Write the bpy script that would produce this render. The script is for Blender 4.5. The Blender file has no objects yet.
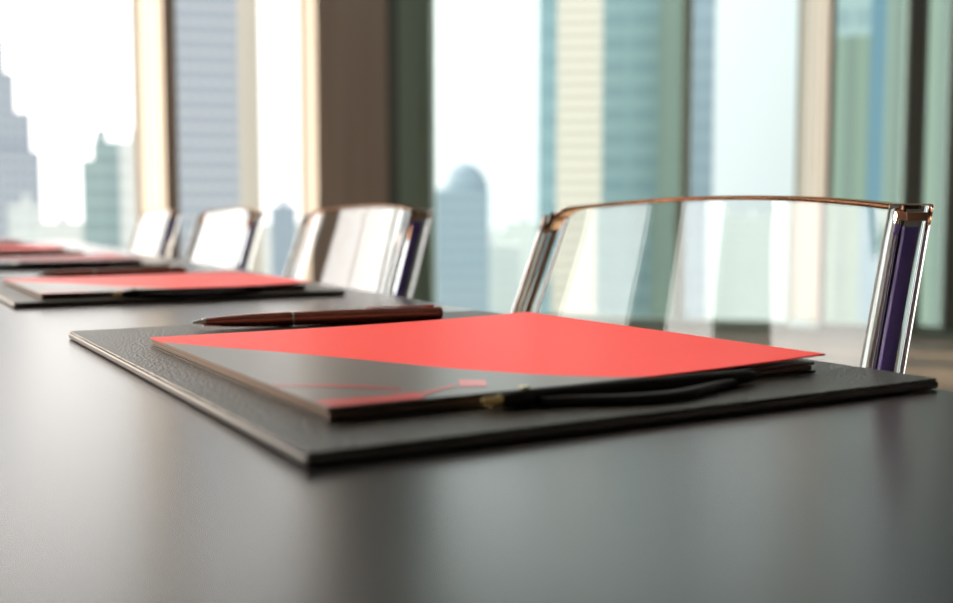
import bpy, bmesh, math, random
from mathutils import Vector, Matrix
random.seed(4)
S = bpy.context.scene
COL = S.collection
PI = math.pi

# ------------------------------------------------------------------ camera
CAM = Vector((0.0, 0.0, 0.82))
F_PX = 1072.0
HOR = 216.0
PITCH = math.atan((301.5 - HOR) / F_PX)
cd = bpy.data.cameras.new('camera'); cam = bpy.data.objects.new('camera', cd); COL.objects.link(cam)
cam.location = CAM
cam.rotation_euler = (PI / 2 - PITCH, 0, 0)
cd.sensor_width = 36.0
cd.lens = F_PX * 36.0 / 953.0
cd.clip_start = 0.02; cd.clip_end = 6000
cd.dof.use_dof = True
cd.dof.focus_distance = 0.60
cd.dof.aperture_fstop = 5.8
S.camera = cam

# ------------------------------------------------------------------ light
SUN_DIR = Vector((-0.93, 0.32, 0.52)).normalized()
W = bpy.data.worlds.new('hazy_sky'); S.world = W; W.use_nodes = True
nt = W.node_tree; nt.nodes.clear()
def N(nt, t, **k):
    n = nt.nodes.new(t)
    for a, b in k.items(): setattr(n, a, b)
    return n
def math_node(nt, op, a, b=None, clamp=False):
    n = N(nt, 'ShaderNodeMath', operation=op, use_clamp=clamp)
    for i, v in enumerate((a, b)):
        if v is None: continue
        if isinstance(v, (int, float)): n.inputs[i].default_value = v
        else: nt.links.new(v, n.inputs[i])
    return n.outputs[0]
tc = N(nt, 'ShaderNodeTexCoord')
dot = N(nt, 'ShaderNodeVectorMath', operation='DOT_PRODUCT')
nt.links.new(tc.outputs['Generated'], dot.inputs[0]); dot.inputs[1].default_value = SUN_DIR
d = math_node(nt, 'POWER', math_node(nt, 'MAXIMUM', dot.outputs['Value'], 0.0), 1.5)
sx = N(nt, 'ShaderNodeSeparateXYZ'); nt.links.new(tc.outputs['Generated'], sx.inputs[0])
back = math_node(nt, 'MULTIPLY', math_node(nt, 'MAXIMUM', math_node(nt, 'MULTIPLY', sx.outputs['Y'], -1.0), 0.0), 0.5)  # extra sky strength behind the camera, added to brighten building fronts
st = math_node(nt, 'ADD', math_node(nt, 'ADD', math_node(nt, 'MULTIPLY', d, 3.8), 1.02), back)
ramp = N(nt, 'ShaderNodeValToRGB')
ramp.color_ramp.elements[0].color = (0.93, 0.985, 0.99, 1); ramp.color_ramp.elements[1].color = (1.0, 0.965, 0.91, 1)
ramp.color_ramp.elements[1].position = 0.7
nt.links.new(d, ramp.inputs[0])
bg = N(nt, 'ShaderNodeBackground'); out = N(nt, 'ShaderNodeOutputWorld')
nt.links.new(ramp.outputs[0], bg.inputs['Color']); nt.links.new(st, bg.inputs['Strength'])
nt.links.new(bg.outputs[0], out.inputs['Surface'])

sd = bpy.data.lights.new('sun', 'SUN'); sd.energy = 7.0; sd.angle = math.radians(1.6); sd.color = (1.0, 0.80, 0.58)
so = bpy.data.objects.new('sun', sd); COL.objects.link(so)
so.rotation_euler = SUN_DIR.to_track_quat('Z', 'Y').to_euler(); so.location = (-20, 5, 8)

S.view_settings.view_transform = 'Standard'
S.view_settings.look = 'None'
S.view_settings.gamma = 1.0
S.view_settings.use_curve_mapping = False
S.view_settings.exposure = 0.0

# ------------------------------------------------------------------ materials
def mat(name, color, rough=0.5, metal=0.0, ior=1.5, **kw):
    m = bpy.data.materials.new(name); m.use_nodes = True
    b = m.node_tree.nodes['Principled BSDF']
    b.inputs['Base Color'].default_value = (*color, 1)
    b.inputs['Roughness'].default_value = rough
    b.inputs['Metallic'].default_value = metal
    b.inputs['IOR'].default_value = ior
    for k, v in kw.items(): b.inputs[k].default_value = v
    return m
def bsdf(m): return m.node_tree.nodes['Principled BSDF']
def noise_color(m, c1, c2, scale, coord='Object', stretch=(1, 1, 1), detail=4):
    nt = m.node_tree
    t = N(nt, 'ShaderNodeTexCoord'); mp = N(nt, 'ShaderNodeMapping'); mp.inputs['Scale'].default_value = stretch
    n = N(nt, 'ShaderNodeTexNoise'); n.inputs['Scale'].default_value = scale; n.inputs['Detail'].default_value = detail
    r = N(nt, 'ShaderNodeValToRGB'); r.color_ramp.elements[0].color = (*c1, 1); r.color_ramp.elements[1].color = (*c2, 1)
    r.color_ramp.elements[0].position = 0.35; r.color_ramp.elements[1].position = 0.65
    nt.links.new(t.outputs[coord], mp.inputs[0]); nt.links.new(mp.outputs[0], n.inputs['Vector'])
    nt.links.new(n.outputs['Fac'], r.inputs[0]); nt.links.new(r.outputs[0], bsdf(m).inputs['Base Color'])
    return m
def bump(m, scale, strength, dist=0.001, kind='noise'):
    nt = m.node_tree
    t = N(nt, 'ShaderNodeTexCoord')
    if kind == 'noise':
        n = N(nt, 'ShaderNodeTexNoise'); n.inputs['Scale'].default_value = scale; n.inputs['Detail'].default_value = 3; o = n.outputs['Fac']
    else:
        n = N(nt, 'ShaderNodeTexVoronoi'); n.inputs['Scale'].default_value = scale; o = n.outputs['Distance']
    b = N(nt, 'ShaderNodeBump'); b.inputs['Strength'].default_value = strength; b.inputs['Distance'].default_value = dist
    nt.links.new(t.outputs['Object'], n.inputs['Vector']); nt.links.new(o, b.inputs['Height'])
    nt.links.new(b.outputs[0], bsdf(m).inputs['Normal'])
    return m
def facade(name, wall, glassc, floor_h, bay_w, band=0.5, bay=0.8, rough=0.55):
    """wall grid: storeys of floor_h metres, bays of bay_w metres, in object space"""
    m = mat(name, wall, rough); nt = m.node_tree
    t = N(nt, 'ShaderNodeTexCoord'); sp = N(nt, 'ShaderNodeSeparateXYZ'); nt.links.new(t.outputs['Object'], sp.inputs[0])
    fz = math_node(nt, 'FRACT', math_node(nt, 'DIVIDE', sp.outputs['Z'], floor_h))
    a = math_node(nt, 'LESS_THAN', fz, band)
    xy = math_node(nt, 'ADD', sp.outputs['X'], sp.outputs['Y'])
    fx = math_node(nt, 'FRACT', math_node(nt, 'DIVIDE', xy, bay_w))
    b = math_node(nt, 'LESS_THAN', fx, bay)
    k = math_node(nt, 'MULTIPLY', a, b)
    mx = N(nt, 'ShaderNodeMix', data_type='RGBA'); nt.links.new(k, mx.inputs[0])
    mx.inputs[6].default_value = (*wall, 1); mx.inputs[7].default_value = (*glassc, 1)
    nt.links.new(mx.outputs[2], bsdf(m).inputs['Base Color'])
    return m
def pane_mat(name, tint, refl=1.0):
    m = bpy.data.materials.new(name); m.use_nodes = True; nt = m.node_tree; nt.nodes.clear()
    o = N(nt, 'ShaderNodeOutputMaterial'); tr = N(nt, 'ShaderNodeBsdfTransparent'); gl = N(nt, 'ShaderNodeBsdfGlossy')
    gl.inputs['Roughness'].default_value = 0.02; tr.inputs['Color'].default_value = (*tint, 1)
    g = N(nt, 'ShaderNodeNewGeometry'); dt = N(nt, 'ShaderNodeVectorMath', operation='DOT_PRODUCT')
    nt.links.new(g.outputs['Incoming'], dt.inputs[0]); nt.links.new(g.outputs['Normal'], dt.inputs[1])
    c = math_node(nt, 'SUBTRACT', 1.0, math_node(nt, 'ABSOLUTE', dt.outputs['Value']), True)
    f = math_node(nt, 'ADD', math_node(nt, 'MULTIPLY', math_node(nt, 'POWER', c, 5.0), 0.9 * refl), 0.04 * refl)
    mx = N(nt, 'ShaderNodeMixShader'); nt.links.new(f, mx.inputs[0]); nt.links.new(tr.outputs[0], mx.inputs[1]); nt.links.new(gl.outputs[0], mx.inputs[2])
    nt.links.new(mx.outputs[0], o.inputs['Surface'])
    return m
def clear_mat(name, color=(1, 1, 1), ior=1.49, rough=0.0):
    m = bpy.data.materials.new(name); m.use_nodes = True; nt = m.node_tree; nt.nodes.clear()
    o = N(nt, 'ShaderNodeOutputMaterial'); g = N(nt, 'ShaderNodeBsdfGlass')
    g.inputs['Color'].default_value = (*color, 1); g.inputs['IOR'].default_value = ior; g.inputs['Roughness'].default_value = rough
    nt.links.new(g.outputs[0], o.inputs['Surface'])
    return m

M = {}
M['floor'] = noise_color(mat('brown_carpet', (.2, .15, .1), .8), (.12, .092, .066), (.18, .14, .10), 3.0)
M['wallp'] = noise_color(mat('warm_wall', (.55, .45, .38), .7), (.50, .40, .33), (.58, .48, .40), 1.5)
M['ceil'] = noise_color(mat('ceiling_white', (.66, .68, .72), .8), (.64, .66, .70), (.70, .72, .76), 2.0)
M['cream'] = noise_color(mat('cream_paint', (.8, .74, .64), .5), (.78, .72, .62), (.84, .78, .68), 2.0)
M['brown'] = noise_color(mat('brown_veneer', (.38, .30, .255), .5), (.36, .28, .235), (.41, .33, .28), 1.2, stretch=(8, 8, .4))
M['dark'] = mat('dark_bronze', (.11, .12, .11), .4)
M['dgreen'] = mat('dark_green_panel', (.25, .33, .27), .45)
def sheer_mat(name, c1, c2):
    m = bpy.data.materials.new(name); m.use_nodes = True; nt = m.node_tree; nt.nodes.clear()
    o = N(nt, 'ShaderNodeOutputMaterial'); a = N(nt, 'ShaderNodeBsdfTranslucent'); b = N(nt, 'ShaderNodeBsdfDiffuse')
    a.inputs['Color'].default_value = (*c1, 1); b.inputs['Color'].default_value = (*c2, 1)
    mx = N(nt, 'ShaderNodeMixShader'); mx.inputs[0].default_value = .35
    nt.links.new(a.outputs[0], mx.inputs[1]); nt.links.new(b.outputs[0], mx.inputs[2]); nt.links.new(mx.outputs[0], o.inputs['Surface'])
    return m
M['sheer'] = sheer_mat('cream_blind_fabric', (.72, .67, .60), (.80, .74, .66))
M['post'] = mat('grey_green_post', (.50, .60, .54), .45)
M['pane'] = pane_mat('clear_pane', (.98, .975, .975))
M['teal_pane'] = pane_mat('teal_pane', (.93, .972, .96))
M['clear'] = clear_mat('clear_polycarbonate', (.985, .992, .995))
M['amber'] = clear_mat('amber_refraction_tint', (.86, .62, .45))  # amber tint stands in for brown surroundings refracted in the rim
M['violet'] = mat('violet_refraction', (.13, .085, .42), .25)  # violet painted in for surroundings refracted by the chair rail
M['refracted_copper'] = mat('copper_refraction', (.42, .22, .13), .25)  # copper painted in for brown tones refracted by the rails
M['table'] = bump(mat('charcoal_laminate', (.055, .053, .066), .26, ior=1.75), 900, .04, .0003)
M['leather'] = bump(mat('black_leather', (.016, .015, .016), .37, ior=2.1), 600, .8, .0014, 'v')
M['stitch'] = mat('leather_edge', (.02, .018, .018), .42, ior=2.0)
M['red'] = bump(mat('red_card', (.93, .042, .032), .45, ior=1.4), 900, .5, .0004)
M['film'] = mat('glossy_black_print', (.08, .075, .078), .34, ior=2.1)
M['mark'] = mat('red_print', (.55, .05, .06), .3)
M['pages'] = mat('dark_page_edges', (.2, .14, .11), .5)
M['back'] = mat('black_back_cover', (.02, .016, .016), .4)
M['gun'] = mat('gunmetal_lacquer', (.60, .21, .16), .18, 1.0)
M['silver'] = mat('silver_metal', (.85, .82, .78), .12, 1.0)
M['gold'] = mat('gold_metal', (.83, .66, .30), .15, 1.0)
M['blackpl'] = mat('black_plastic', (.007, .006, .007), .5, ior=1.35)
M['steel'] = mat('brushed_steel', (.5, .5, .5), .35, 1.0)
# page edge layering (thin sheets, a real pattern of the block)
def layer(m, c1, c2, period):
    nt = m.node_tree; t = N(nt, 'ShaderNodeTexCoord'); sp = N(nt, 'ShaderNodeSeparateXYZ'); nt.links.new(t.outputs['Object'], sp.inputs[0])
    f = math_node(nt, 'FRACT', math_node(nt, 'DIVIDE', sp.outputs['Z'], period)); k = math_node(nt, 'LESS_THAN', f, .35)
    mx = N(nt, 'ShaderNodeMix', data_type='RGBA'); nt.links.new(k, mx.inputs[0])
    mx.inputs[6].default_value = (*c1, 1); mx.inputs[7].default_value = (*c2, 1)
    nt.links.new(mx.outputs[2], bsdf(m).inputs['Base Color'])
layer(M['pages'], (.17, .11, .085), (.035, .022, .02), .0016)

# ------------------------------------------------------------------ mesh helpers
def link(name, bm, m, parent=None, smooth=False, bevel=0, seg=3):
    bmesh.ops.recalc_face_normals(bm, faces=bm.faces)
    me = bpy.data.meshes.new(name); bm.to_mesh(me); bm.free()
    if smooth:
        for p in me.polygons: p.use_smooth = True
    if smooth and not bevel: me.set_sharp_from_angle(angle=math.radians(35))
    me.materials.append(m)
    o = bpy.data.objects.new(name, me); COL.objects.link(o)
    if parent: o.parent = parent
    if bevel:
        b = o.modifiers.new('bevel', 'BEVEL'); b.width = bevel; b.segments = seg; b.limit_method = 'ANGLE'; b.angle_limit = math.radians(40)
        for p in me.polygons: p.use_smooth = True
        w = o.modifiers.new('wn', 'WEIGHTED_NORMAL'); w.keep_sharp = True
    return o
def box(bm, a, b):
    r = bmesh.ops.create_cube(bm, size=1)
    for v in r['verts']:
        v.co = Vector([(a[i] + b[i]) / 2 + v.co[i] * (b[i] - a[i]) for i in range(3)])
def prism(bm, pts, z0, z1):
    lo = [bm.verts.new((x, y, z0)) for x, y in pts]; hi = [bm.verts.new((x, y, z1)) for x, y in pts]
    bm.faces.new(lo[::-1]); bm.faces.new(hi); n = len(pts)
    for i in range(n): bm.faces.new((lo[i], lo[(i + 1) % n], hi[(i + 1) % n], hi[i]))
def lathe_x(bm, prof, seg=24):
    """prof: (x, r) pairs; revolved round the x axis"""
    rings = []
    for x, r in prof:
        rings.append([bm.verts.new((x, r * math.cos(2 * PI * k / seg), r * math.sin(2 * PI * k / seg))) for k in range(seg)])
    for a, b in zip(rings, rings[1:]):
        for k in range(seg): bm.faces.new((a[k], a[(k + 1) % seg], b[(k + 1) % seg], b[k]))
    bm.faces.new(rings[0][::-1]); bm.faces.new(rings[-1])
def sweep(bm, pts, frames, sec):
    """sweep closed 2-D section sec through pts; frames give the (a,b) axes"""
    rings = []
    for p, (ax, bx) in zip(pts, frames):
        rings.append([bm.verts.new(p + ax * u + bx * v) for u, v in sec])
    n = len(sec)
    for r0, r1 in zip(rings, rings[1:]):
        for k in range(n): bm.faces.new((r0[k], r0[(k + 1) % n], r1[(k + 1) % n], r1[k]))
    bm.faces.new(rings[0][::-1]); bm.faces.new(rings[-1])
def rrect(w, h, r, n=4):
    pts = []
    for cx, cy, a0 in ((w/2-r, h/2-r, 0), (-w/2+r, h/2-r, PI/2), (-w/2+r, -h/2+r, PI), (w/2-r, -h/2+r, 3*PI/2)):
        for k in range(n + 1):
            a = a0 + PI / 2 * k / n; pts.append((cx + r * math.cos(a), cy + r * math.sin(a)))
    return pts
def empty(name, loc, rz=0, label=None, cat=None, group=None, kind=None):
    o = bpy.data.objects.new(name, None); COL.objects.link(o); o.location = loc; o.rotation_euler = (0, 0, rz)
    o.empty_display_size = .05
    tag(o, label, cat, group, kind); return o
def tag(o, label=None, cat=None, group=None, kind=None):
    if label: o['label'] = label
    if cat: o['category'] = cat
    if group: o['group'] = group
    if kind: o['kind'] = kind
    return o
def copy_tree(o, parent=None):
    c = o.copy(); COL.objects.link(c); c.parent = parent
    for ch in list(o.children): copy_tree(ch, c)
    return c

# ------------------------------------------------------------------ directions on the plan
def plan(px, Y):                       # point of the plan seen in column px at depth Y
    return Vector(((px - 476.5) / F_PX * Y * math.cos(PITCH), Y))
def zat(py, Y):                        # height seen in row py at depth Y
    a = math.atan((301.5 - py) / F_PX) - PITCH
    return CAM.z + Y * math.tan(a)
ROW = Vector((-0.50635, 0.86233)); ACR = Vector((0.86233, 0.50635))       # place settings
EDG = Vector((-0.454, 0.891)).normalized(); OUT = Vector((EDG.y, -EDG.x))  # far table edge / outwards
TZ = 0.74

ZC_H = 4.0
# ------------------------------------------------------------------ room shell
CB = plan(433, 8.2)                    # corner column right side
WB_END = CB + Vector((math.cos(math.radians(-14)), math.sin(math.radians(-14)))) * 7.0
CA = plan(318, 7.9)
WA_END = Vector((-5.3, 6.3))
WC_END = Vector((-5.6, -3.2))
BACK_R = Vector((WB_END.x, -3.2))
room = [WC_END, BACK_R, WB_END, CB, CA, WA_END]
bm = bmesh.new(); prism(bm, [tuple(p) for p in room], -.12, 0); tag(link('floor', bm, M['floor']), kind='structure')
bm = bmesh.new(); prism(bm, [tuple(p) for p in room], ZC_H, ZC_H + .12); tag(link('ceiling', bm, M['ceil']), kind='structure')

def wall_box(name, p0, p1, z0, z1, th, m, parent=None, outward=0.0, bev=0):
    d_ = (p1 - p0); L = d_.length; d_.normalize(); n = Vector((-d_.y, d_.x))
    pts = [p0 + n * outward, p1 + n * outward, p1 + n * (outward + th), p0 + n * (outward + th)]
    bm = bmesh.new(); prism(bm, [tuple(p) for p in pts], z0, z1)
    return link(name, bm, m, parent, bevel=bev)
wn = [0]
def window(p0, p1, z0, z1, pane, frame_m, fw=0.05, transom=None):
    """one bay: frame, pane; n points outdoors when p0->p1 keeps outdoors on its left"""
    wn[0] += 1
    e = empty('window_%d' % wn[0], (0, 0, 0), kind='structure')
    d_ = (p1 - p0).normalized()
    fr = bmesh.new(); n = Vector((-d_.y, d_.x))
    def seg(a, b, za, zb, o0, o1):
        prism(fr, [tuple(a + n * o0), tuple(b + n * o0), tuple(b + n * o1), tuple(a + n * o1)], za, zb)
    seg(p0, p1, z0, z0 + fw, -.03, .03); seg(p0, p1, z1 - fw, z1, -.03, .03)
    seg(p0, p0 + d_ * fw * .5, z0 + fw, z1 - fw, -.03, .03); seg(p1 - d_ * fw * .5, p1, z0 + fw, z1 - fw, -.03, .03)
    link('window_frame', fr, frame_m, e)
    pb = bmesh.new(); q0, q1 = p0 + d_ * fw * .5, p1 - d_ * fw * .5
    prism(pb, [tuple(q0 - n * .005), tuple(q1 - n * .005), tuple(q1 + n * .005), tuple(q0 + n * .005)], z0 + fw, z1 - fw)
    link('window_pane', pb, pane, e)
    return e
tn = [0]
def trim(p0, p1, z0, z1, th, m, outward=0.0):
    tn[0] += 1
    return tag(wall_box('trim_%d' % tn[0], p0, p1, z0, z1, th, m, outward=outward), kind='structure')
def on_line(p0, p1, px):               # where the sight line of column px crosses the wall p0-p1
    k = (px - 476.5) / F_PX * math.cos(PITCH)
    d_ = p1 - p0; t = (k * p0.y - p0.x) / (d_.x - k * d_.y)
    return p0 + d_ * t
def blind(p0, p1, label):
    # hanging fabric strip: a single hemmed sheet with shallow folds and a rod on top
    e = empty('window_blind', (0, 0, 0), 0, label, 'blind'); d_ = p1 - p0; n = Vector((-d_.y, d_.x)).normalized()
    bm = bmesh.new(); k = 16; row = []
    for i in range(k + 1):
        p = p0 + d_ * i / k + n * .006 * math.sin(i * PI / 2)
        row.append((bm.verts.new((p.x, p.y, .09)), bm.verts.new((p.x, p.y, ZT - .03))))
    for a, b in zip(row, row[1:]): bm.faces.new((a[0], b[0], b[1], a[1]))
    link('fabric', bm, M['sheer'], e, smooth=True)
    bm = bmesh.new(); prism(bm, [tuple(p0 + n * .012), tuple(p1 + n * .012), tuple(p1 - n * .012), tuple(p0 - n * .012)], ZT - .029, ZT - .002)
    link('head_rail', bm, M['cream'], e)
    bm = bmesh.new(); prism(bm, [tuple(p0 + n * .010), tuple(p1 + n * .010), tuple(p1 - n * .010), tuple(p0 - n * .010)], .081, .089)
    link('bottom_bar', bm, M['cream'], e)
    return e
ZT = ZC_H
# wall B: right-hand window wall (outdoors on the left of CB->WB_END)
def B(px): return on_line(CB, WB_END, px)
ZT = ZC_H
trim(CB, WB_END, 0, .04, .16, M['dgreen'], outward=-.08)
trim(B(682), B(688), .04, ZT, .03, M['post'], outward=-.015)
blind(B(796), B(825), 'cream fabric strip hanging in the right window beside a thin brown post')
trim(B(825), B(829), .04, ZT, .14, M['brown'], outward=-.07)
trim(B(903), B(920), .04, ZT, .12, M['dark'], outward=-.06)
trim(B(946), B(1010), .04, ZT, .12, M['dark'], outward=-.06)
for a, b in ((433, 682), (688, 796), (829, 903), (920, 946)):
    window(B(a), B(b), .04, ZT, M['teal_pane'], M['post'], .03)
window(B(1010), WB_END, .04, ZT, M['teal_pane'], M['dgreen'], .04)
# corner column: brown veneer, dark frame, green return
c1, c2 = CA, plan(388, 8.0); c3 = plan(401, 8.06)
tag(wall_box('wall_corner', c1, c2, 0, ZT, .35, M['brown']), kind='structure')
trim(c2, c3, 0, ZT, .3, M['dark'], outward=.02)
trim(c3, CB, 0, ZT, .3, M['dgreen'], outward=.02)
# wall A: the window wall behind the end of the table
def A(px): return on_line(WA_END, CA, px)
trim(WA_END, CA, 0, .08, .16, M['cream'], outward=-.08)
blind(A(303), A(317.5), 'narrow cream fabric strip against the left side of the brown column')
blind(A(139), A(166), 'cream fabric strip hanging left of the slim dark brown post')
trim(A(166), A(177), .08, ZT, .30, M['brown'], outward=-.07)
window(A(177), A(303), .08, ZT, M['pane'], M['cream'], .03)
window(A(-60), A(139), .08, ZT, M['pane'], M['cream'], .04)
trim(A(-80), A(-60), .08, ZT, .14, M['cream'], outward=-.07)
window(WA_END, A(-80), .08, ZT, M['pane'], M['cream'], .04)
# wall C: unseen left glass wall, its solid end set to place the sun patch
def Cw(y): return Vector((WC_END.x + (WA_END.x - WC_END.x) * (y - WC_END.y) / (WA_END.y - WC_END.y), y))
tag(wall_box('wall_left', Cw(-3.2), Cw(2.2), 0, ZT, .12, M['wallp']), kind='structure')
trim(Cw(2.2), WA_END, 0, .08, .12, M['cream'], outward=-.06)
cy_ = [(2.2, 3.05), (3.45, 4.1), (4.75, None)]
for i, (a_, b_) in enumerate(cy_):
    window(Cw(a_), Cw(b_) if b_ else WA_END, .08, ZT, M['pane'], M['cream'], .05)
    if b_: trim(Cw(b_), Cw(cy_[i + 1][0]), .08, ZT, .12, M['brown'], outward=-.06)  # unseen brown columns added to darken the nearest chair's reflection
tag(wall_box('wall_back', BACK_R, WC_END, 0, ZT, .12, M['wallp']), kind='structure')
tag(wall_box('wall_right', WB_END, BACK_R, 0, ZT, .12, M['brown']), kind='structure')

# ------------------------------------------------------------------ city outside
GZ = -95.0
bm = bmesh.new(); box(bm, (-3500, 30, GZ - 2), (3500, 4500, GZ))
tag(link('ground', bm, noise_color(mat('city_ground', (.3, .34, .3), .9), (.36, .42, .38), (.48, .52, .47), .01)), kind='structure')
def tower(name, px0, px1, Y, ytop, mt, label, cat, depth=None, roof=None, steps=(), dome=False, side=None, group=None, plant=True):
    """tower standing on the city ground; ytop None = taller than the window"""
    a, b = plan(px0, Y), plan(px1, Y); w = (b - a).length
    top = zat(ytop, Y) if ytop is not None else zat(-60, Y)
    dp = depth or w * .8
    ang = -math.atan2((a.x + b.x) / 2, Y)
    e = empty(name, ((a.x + b.x) / 2, Y, GZ), ang, label, cat, group)
    H_ = top - GZ
    bm = bmesh.new(); box(bm, (-w / 2, 0, 0), (w / 2, dp, H_)); link('facade', bm, mt, e)
    z = H_
    for k, (f0, f1, hh) in enumerate(steps):
        bm = bmesh.new(); box(bm, (-w / 2 + w * f0, dp * .08, z + .01), (-w / 2 + w * f1, dp * .92, z + hh)); link('upper_storeys', bm, mt, e); z += hh
    if dome:
        bm = bmesh.new(); bmesh.ops.create_uvsphere(bm, u_segments=24, v_segments=12, radius=.5)
        for v in bm.verts: v.co = Vector((v.co.x * w, dp / 2 + v.co.y * dp, z + v.co.z * w * 1.1))
        bmesh.ops.delete(bm, geom=[v for v in bm.verts if v.co.z < z - .01], context='VERTS')
        link('dome', bm, mt, e, smooth=True)
    elif ytop is not None and plant:
        bm = bmesh.new(); box(bm, (-w * .12, dp * .3, z + .02), (w * .15, dp * .6, z + 3)); link('plant_room', bm, mt, e)
    if side:
        f0, f1, m2 = side
        bm = bmesh.new(); box(bm, (-w / 2 + w * f0, -1.2, 0), (-w / 2 + w * f1, -.01, H_ - 1)); link('side_panel', bm, m2, e)
    return e
F1 = facade('bluegrey_grid', (.44, .47, .53), (.27, .31, .38), 3.6, 2.4, .55, .75)  # paler facade colours stand in for haze over the distance
F2 = facade('teal_glass', (.30, .40, .41), (.23, .32, .34), 4, 3, .6, .85)
F3 = facade('cream_bands', (.80, .70, .62), (.52, .45, .385), 1.9, 300, .42, 1.1)
F4 = facade('teal_tower', (.25, .37, .41), (.20, .31, .35), 4, 6, .5, .9)
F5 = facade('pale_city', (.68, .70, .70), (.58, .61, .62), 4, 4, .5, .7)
F6 = facade('bluegrey_glass', (.33, .40, .48), (.27, .34, .41), 4, 3, .5, .8)
F7 = facade('green_cladding', (.22, .29, .24), (.17, .225, .20), 4, 1.8, 1.1, .5)
F8 = mat('cream_cladding', (.62, .56, .48), .6)
F9 = mat('blue_strip', (.10, .20, .26), .5)
F10 = mat('dark_teal_cladding', (.09, .17, .17), .5)
tower('tapered_tower', -70, 38, 330, 150, F1, 'blue grey tower with stepped tapering top at the far left of the skyline', 'building', steps=((.1, .93, 12), (.2, .8, 12), (.3, .72, 10), (.4, .6, 8)))
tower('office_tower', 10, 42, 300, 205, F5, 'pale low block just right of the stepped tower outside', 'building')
tower('office_tower', 84, 121, 260, 160, F2, 'short teal green block with stepped roof standing against white sky, left window', 'building', steps=((.3, .99, 4.5),))
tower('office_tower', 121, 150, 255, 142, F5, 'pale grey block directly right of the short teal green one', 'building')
tower('skyscraper', 180, 240, 190, None, facade('grid_tower', (.44, .46, .50), (.28, .32, .38), 2.6, 1.8, .6, .72), 'blue grey gridded skyscraper filling the narrow left window', 'building')
tower('skyscraper', 240, 262, 205, None, F8, 'cream clad slab beside the gridded blue skyscraper', 'building')
tower('office_tower', 271, 296, 400, 206, F6, 'small distant blue grey block under white sky beside the brown column', 'building')
tower('domed_tower', 436, 489, 330, 190, F6, 'blue grey building with rounded top, right window beside the corner column', 'building', dome=True)
tower('skyscraper', 538, 556, 150, None, F4, 'narrow teal sliver of tower left of the cream banded one', 'building')
tower('skyscraper', 556, 601, 170, None, F3, 'cream skyscraper with horizontal banding in the middle of the right window', 'building')
tower('skyscraper', 601, 657, 185, None, F4, 'blue teal glass skyscraper right of the cream banded one', 'building')
tower('skyscraper', 657, 684, 178, None, F7, 'grey green clad tower beside the thin green window post', 'building')
tower('skyscraper', 690, 712, 210, None, F6, 'light blue edge of tower just right of the thin green window post', 'building')
tower('office_tower', 815, 868, 90, 36, F7, 'grey green clad block right of the cream window post', 'building', plant=False)
tower('skyscraper', 800, 900, 140, None, F2, 'pale teal tower showing above the grey green block at right', 'building')
tower('skyscraper', 866, 881, 80, None, F9, 'narrow blue strip of tower between two grey green ones', 'building')
tower('skyscraper', 880, 990, 85, None, F7, 'wide grey green tower behind the dark posts at far right', 'building')
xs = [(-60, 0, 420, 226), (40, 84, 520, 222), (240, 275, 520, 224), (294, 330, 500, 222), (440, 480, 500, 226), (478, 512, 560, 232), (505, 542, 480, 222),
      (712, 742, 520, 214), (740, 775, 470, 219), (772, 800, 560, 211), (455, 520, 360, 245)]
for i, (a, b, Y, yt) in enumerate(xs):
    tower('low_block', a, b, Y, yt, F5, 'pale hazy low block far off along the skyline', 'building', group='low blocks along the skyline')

# ------------------------------------------------------------------ conference table
T2 = Vector((0.217, 0.493)); T0 = T2 - EDG * 1.1; T1 = T2 + EDG * 3.45
Wd = 1.45
bm = bmesh.new(); pts = []
far = [T0 + EDG * s * (T1 - T0).length + OUT * 0.0 for s in (0, 1)]
prism(bm, [tuple(far[0]), tuple(far[1]), tuple(far[1] - OUT * Wd), tuple(far[0] - OUT * Wd)], TZ - .035, TZ)
tb = empty('conference_table', (0, 0, 0), 0, 'long charcoal conference table with soft satin top reflecting the windows', 'table')
link('tabletop', bm, M['table'], tb, bevel=.004)
for s in (.9, 3.0):
    c = T0 + EDG * s * 1.2 - OUT * Wd / 2
    bm = bmesh.new(); q = [c + EDG * a - OUT * b for a, b in ((-.06, -.35), (.06, -.35), (.06, .35), (-.06, .35))]
    prism(bm, [tuple(p) for p in q], .03, TZ - .036); link('pedestal', bm, M['steel'], tb, bevel=.01)
    bm = bmesh.new(); q = [c + EDG * a - OUT * b for a, b in ((-.2, -.45), (.2, -.45), (.2, .45), (-.2, .45))]
    prism(bm, [tuple(p) for p in q], .0, .03); link('foot_plate', bm, M['steel'], tb, bevel=.008)

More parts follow.
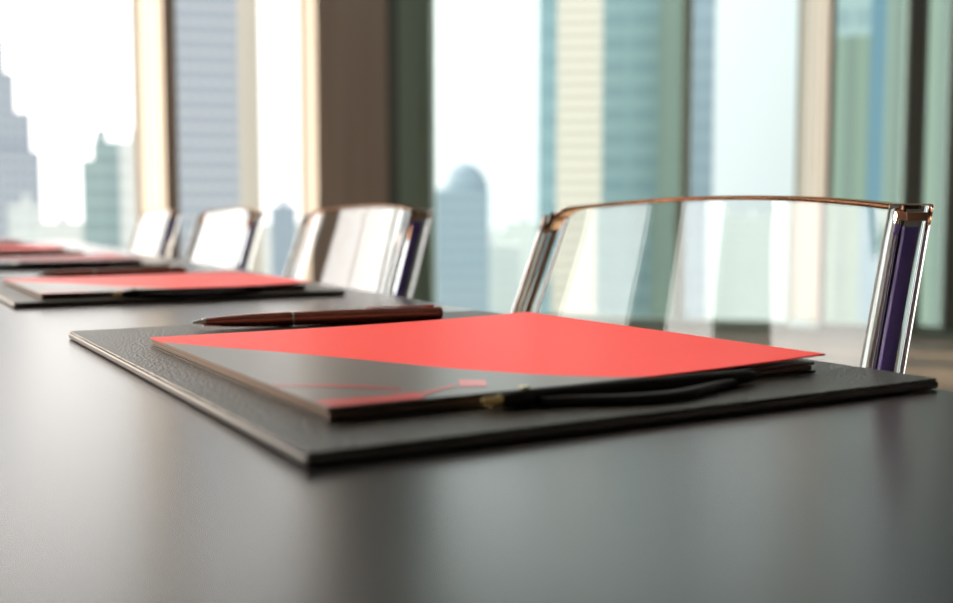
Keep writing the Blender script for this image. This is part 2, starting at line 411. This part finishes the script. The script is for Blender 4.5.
# ------------------------------------------------------------------ place settings
# local axes of every item: x = ACR (across the table), y = ROW (along it)
ROT = math.atan2(ACR.y, ACR.x)
def setpos(row, acr): return ROW * row + ACR * acr
MT = .0052
def make_mat():
    w, l = .3105, .420
    e = empty('desk_pad', (0, 0, 0))
    sec = rrect(w, l, .0012, 3)
    bm = bmesh.new(); prism(bm, sec, .0004, MT - .0012); link('base_board', bm, M['stitch'], e, bevel=.0012)
    bm = bmesh.new(); prism(bm, rrect(w - .0012, l - .0012, .001, 3), MT - .0011, MT); link('leather_top', bm, M['leather'], e, bevel=.0005)
    return e
def curl(x, w):                       # right end of the cover lifts a little
    t = max(0, (x / w + .5) - .35) / .65
    return .0030 * t * t
def make_folder():
    w, l = .257, .263
    e = empty('brochure', (0, 0, 0))
    bm = bmesh.new(); box(bm, (-w / 2, -l / 2, .0002), (w / 2 - .006, l / 2, .0011)); link('back_cover', bm, M['back'], e)
    bm = bmesh.new(); box(bm, (-w / 2 + .0008, -l / 2 + .001, .0013), (w / 2 - .008, l / 2 - .001, .0032)); link('pages', bm, M['pages'], e)
    bm = bmesh.new(); box(bm, (-w / 2 + .0002, -l / 2 + .0022, .0034), (w / 2 - .005, l / 2 - .001, .0046)); link('inner_cover', bm, M['pages'], e)
    # top card: red part and black printed part share the sheet; boundary bows slightly
    nx, ny = 40, 40; zt = .0049; th = .0007
    BT = [(-.01, .238), (0, .235), (.06, .205), (.16, .161), (.24, .121), (.34, .066), (.43, .030), (.52, .006), (.57, 0), (1.1, 0)]
    def bnd(x):                       # y of the colour boundary at x
        t = x / w + .5
        for (t0, b0), (t1, b1) in zip(BT, BT[1:]):
            if t <= t1: return -l / 2 + b0 + (b1 - b0) * (t - t0) / (t1 - t0)
        return -l / 2
    def sheet(keep_red):
        bm = bmesh.new()
        cols = []
        for i in range(nx + 1):
            x = -w / 2 + w * i / nx; b = min(l / 2, max(-l / 2, bnd(x)))
            y0, y1 = (b, l / 2) if keep_red else (-l / 2, b)
            cols.append((x, y0, y1))
        for i in range(nx):
            a, c = cols[i], cols[i + 1]
            if (a[2] - a[1]) < 1e-5 and (c[2] - c[1]) < 1e-5: continue
            q = [(a[0], a[1]), (c[0], c[1]), (c[0], c[2]), (a[0], a[2])]
            lo = [bm.verts.new((x, y, zt + curl(x, w))) for x, y in q]; hi = [bm.verts.new((x, y, zt + th + curl(x, w))) for x, y in q]
            bm.faces.new(hi); bm.faces.new(lo[::-1])
            bm.faces.new((lo[0], lo[1], hi[1], hi[0])); bm.faces.new((lo[2], lo[3], hi[3], hi[2]))
            if i == 0: bm.faces.new((lo[3], lo[0], hi[0], hi[3]))
            if i == nx - 1: bm.faces.new((lo[1], lo[2], hi[2], hi[1]))
        bmesh.ops.remove_doubles(bm, verts=bm.verts, dist=1e-6)
        return bm
    r = link('cover', sheet(True), M['red'], e)
    f = link('printed_panel', sheet(False), M['film'], e); f['label'] = 'glossy black printed area of the cover'
    z = zt + th + .0001
    def mark(pts):
        bm = bmesh.new(); prism(bm, pts, z, z + .00008); o = link('printed_mark', bm, M['mark'], f); o['label'] = 'red printed swoosh'
    x0, y0 = -w / 2, -l / 2
    def mk(q): mark([(x0 + t * w, y0 + y) for t, y in q])
    mk([(.004, .0008), (.15, .0008), (.172, .009), (.165, .015), (.10, .013), (.027, .017), (.004, .017)])
    mk([(.252, .018), (.29, .013), (.322, .028), (.284, .034)])
    mk([(.172, .009), (.252, .021), (.262, .025), (.170, .0125)])
    mk([(.004, .062), (.10, .046), (.164, .026), (.158, .024), (.09, .042), (.004, .058)])
    return e
def make_pen():
    """long pen lying along x, tip at -x"""
    L = .176; e = empty('ballpoint_pen', (0, 0, 0)); R_ = .0050
    def lt(name, prof, m, p=e):
        bm = bmesh.new(); lathe_x(bm, [(x - L / 2, r) for x, r in prof]); o = link(name, bm, m, p, smooth=True)
        o.location.z = R_; return o
    lt('tip', [(0, .0006), (.003, .0012), (.004, .0018), (.0062, .0021), (.0064, .0026), (.0085, .0027)], M['silver'])
    lt('lower_barrel', [(.0086, .0024), (.020, .0036), (.040, .0046), (.060, .0050), (.0655, .0050)], M['gun'])
    lt('ring', [(.0656, .0046), (.0657, .0049), (.0666, .0049), (.0674, .0046)], M['silver'])
    lt('upper_barrel', [(.0675, .0048), (.09, .0050), (.165, .0050), (.1745, .0049), (.176, .0044)], M['gun'])
    bm = bmesh.new(); box(bm, (.120 - L / 2, -.0016, 2 * R_ + .0006), (.170 - L / 2, .0016, 2 * R_ + .0014)); box(bm, (.164 - L / 2, -.0016, 2 * R_ - .0003), (.170 - L / 2, .0016, 2 * R_ + .0006))
    link('clip_or_dark_arc', bm, M['gun'], e, bevel=.0002)
    return e
def make_black_pen():
    L = .140; e = empty('black_pen', (0, 0, 0)); R_ = .0036
    def lt(name, prof, m):
        bm = bmesh.new(); lathe_x(bm, [(x - L / 2, r) for x, r in prof]); o = link(name, bm, m, e, smooth=True); o.location.z = R_; return o
    lt('tip', [(0, .0006), (.002, .0018), (.009, .0024)], M['gold'])
    lt('barrel', [(.0091, .0025), (.014, .0032), (.018, .0036), (.05, .0036), (.10, .0036), (.135, .0032), (.140, .002)], M['blackpl'])
    bm = bmesh.new(); box(bm, (.018 - L / 2, -.0008, .0074), (.022 - L / 2, .0008, .0084)); link('gold_pin', bm, M['gold'], e, bevel=.0002)
    bm = bmesh.new(); P = []; Fm = []
    for i in range(25):
        t = i / 24; x = .024 + .100 * t; y = -.0045 - .013 * math.sin(PI * t) ** 1.5
        P.append(Vector((x - L / 2, y, .0022))); Fm.append((Vector((0, 1, 0)), Vector((0, 0, 1))))
    sweep(bm, P, Fm, rrect(.006, .0040, .0018, 3)); link('clip_or_dark_arc', bm, M['blackpl'], e, smooth=True)  # added black arc filling the dark, mostly shaded shape under the cover edge
    return e
pos_words = ['foreground place setting', 'second place setting', 'third place setting', 'fourth place setting', 'farthest place setting']
mp_, fp, pp, bp = make_mat(), make_folder(), make_pen(), make_black_pen()
for k in range(5):
    r0 = k * .683; jx = (0, -.022, -.012, -.015, -.01)[k]
    def place(proto, row, acr, z, rz, label, cat, group):
        o = proto if k == 0 else copy_tree(proto)
        p = setpos(row + r0, acr); o.location = (p.x, p.y, z); o.rotation_euler = (0, 0, ROT + rz)
        tag(o, label, cat, group)
    place(mp_, .525, .2778, TZ, 0, 'black leather desk pad on the table, ' + pos_words[k], 'desk pad', 'desk pads along the table')
    place(fp, .489 + jx, .2765, TZ + MT, 0, 'red brochure with glossy dark corner on its desk pad, ' + pos_words[k], 'brochure', 'red brochures on the desk pads')
    place(pp, .688 + jx * .5, .281, TZ + MT, -.11, 'slim dark metal pen behind the red brochure, ' + pos_words[k], 'pen', 'metal pens behind the brochures')
    place(bp, .348 + jx, .277, TZ + MT, -.02, 'black pen with gold tip before the brochure, ' + pos_words[k], 'pen', 'black pens before the brochures')

# ------------------------------------------------------------------ clear chairs
def make_chair():
    """origin on the floor under the right end of the back; x runs along the row (EDG), y outwards"""
    Wc = .392; e = empty('clear_chair', (0, 0, 0))
    zt0, zb = .824, .47
    def bow(t): return .026 * (1 - t * t)               # plan curve of the back
    def ztop(t): return zt0 + .009 * (1 - t * t)
    def off(z):                                        # recline: steeper near the top
        k = zt0 - z
        return -(.32 * k - .25 * max(0, k - .12)**1.5)
    def half(z): return Wc / 2 + min(.10 * max(0, zt0 - z), .014)
    def yat(t, z): return bow(t) + off(z)
    def px_(t, z): return Wc / 2 + t * half(z)
    th = .006; rl = .011
    nx, nz = 28, 14; bm = bmesh.new(); grid = {}; tm = 1 - (rl - .002) / (Wc / 2)
    for s_ in (0, 1):
        for i in range(nx + 1):
            t = -tm + 2 * tm * i / nx
            for j in range(nz + 1):
                z = zb + (ztop(t) - .0015 - zb) * j / nz
                grid[s_, i, j] = bm.verts.new((px_(t, z), yat(t, z) + s_ * th, z))
    for i in range(nx):
        for j in range(nz):
            bm.faces.new([grid[0, a, b] for a, b in ((i, j), (i + 1, j), (i + 1, j + 1), (i, j + 1))])
            bm.faces.new([grid[1, a, b] for a, b in ((i, j), (i, j + 1), (i + 1, j + 1), (i + 1, j))])
    for i in range(nx):
        for j in (0, nz): bm.faces.new((grid[0, i, j], grid[0, i + 1, j], grid[1, i + 1, j], grid[1, i, j]))
    for j in range(nz):
        for i in (0, nx): bm.faces.new((grid[0, i, j], grid[0, i, j + 1], grid[1, i, j + 1], grid[1, i, j]))
    link('backrest', bm, M['clear'], e, smooth=True)
    dp = .027
    for sx in (-1, 1):
        bm = bmesh.new(); P = []; Fm = []
        for j in range(19):
            z = zb - .02 + (zt0 + (.003 if sx < 0 else -.003) - (zb - .02)) * j / 18
            P.append(Vector((px_(sx, z) - sx * rl / 2, yat(sx, z) + dp / 2 - .001, z))); Fm.append((Vector((1, 0, 0)), Vector((0, 1, 0))))
        sec = rrect(rl, dp, .0025, 4)
        sweep(bm, P, Fm, sec); r_ = link('side_rail', bm, M['clear'], e, bevel=.0015, seg=2)
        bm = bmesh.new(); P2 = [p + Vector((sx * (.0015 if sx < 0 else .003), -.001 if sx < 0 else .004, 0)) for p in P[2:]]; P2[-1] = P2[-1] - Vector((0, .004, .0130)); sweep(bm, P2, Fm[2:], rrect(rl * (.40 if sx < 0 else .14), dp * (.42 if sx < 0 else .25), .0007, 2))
        c_ = link('refraction_strip', bm, M['violet'] if sx < 0 else M['refracted_copper'], r_)  # coloured strip added in the rail in place of refraction
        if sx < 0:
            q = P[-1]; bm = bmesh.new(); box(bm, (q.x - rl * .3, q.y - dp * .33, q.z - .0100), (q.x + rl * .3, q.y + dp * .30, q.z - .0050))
            k_ = link('refraction_insert', bm, M['refracted_copper'], r_, bevel=.0005); k_['label'] = 'small copper piece standing in for refraction in the top of the rail'
        c_['label'] = 'violet strip standing in for refracted colour inside the clear rail' if sx < 0 else 'copper strip standing in for refracted colour inside the clear rail'
    # thin rim along the top
    bm = bmesh.new(); P = []; Fm = []
    for i in range(41):
        t = -.945 + 1.93 * i / 40
        drop = .022 * max(0, (t - .86) / .14) ** 2
        z = ztop(t) - drop
        P.append(Vector((px_(t, z), yat(t, z) + .009, z))); Fm.append((Vector((0, 1, 0)), Vector((0, 0, 1))))
    sweep(bm, P, Fm, rrect(.018, .0034, .0016, 4)); t_ = link('top_rail', bm, M['amber'], e, smooth=True); t_['label'] = 'rim along the top of the back, tinted amber for refracted surroundings'
    # seat with turned-down apron
    bm = bmesh.new(); ys = yat(0, zb) - .05
    prism(bm, [(.0 - .015, ys - .40), (Wc + .015, ys - .40), (Wc, ys + .01), (0, ys + .01)], zb - .025, zb - .013)
    link('seat', bm, M['clear'], e, bevel=.004)
    # legs
    for x, y, dx, dy in ((.012, ys - .37, 0, -.01), (Wc - .012, ys - .37, 0, -.01), (.012, ys - .02, 0, .07), (Wc - .012, ys - .02, 0, .07)):
        bm = bmesh.new(); P = [Vector((x, y, zb - .026)), Vector((x + dx * .5, y + dy * .5, .22)), Vector((x + dx, y + dy, .001))]
        sweep(bm, P, [(Vector((1, 0, 0)), Vector((0, 1, 0)))] * 3, rrect(.030, .030, .008, 4)); link('leg', bm, M['clear'], e, bevel=.002, seg=2)
    return e
CH0 = Vector((.248, .600)) + EDG * .004 - OUT * .010; chp = make_chair()
rz = math.atan2(EDG.y, EDG.x)
words = ['clear plastic chair nearest the camera, behind the sharp red brochure', 'clear plastic chair second along the row, just left of the nearest one',
         'clear plastic chair third along the row, below the brown column and white sky', 'clear plastic chair farthest left in the row, below the cream window post']
for k in range(4):
    o = chp if k == 0 else copy_tree(chp)
    p = CH0 + EDG * (.682 * k)
    o.location = (p.x, p.y, 0); 
    o.rotation_euler = (0, 0, rz)
    # local +y must point outwards (OUT); rotate frame so x=EDG gives y=-OUT, so mirror through scale
    o.scale = (1, -1, 1)
    tag(o, words[k], 'chair', 'clear chairs along the table')
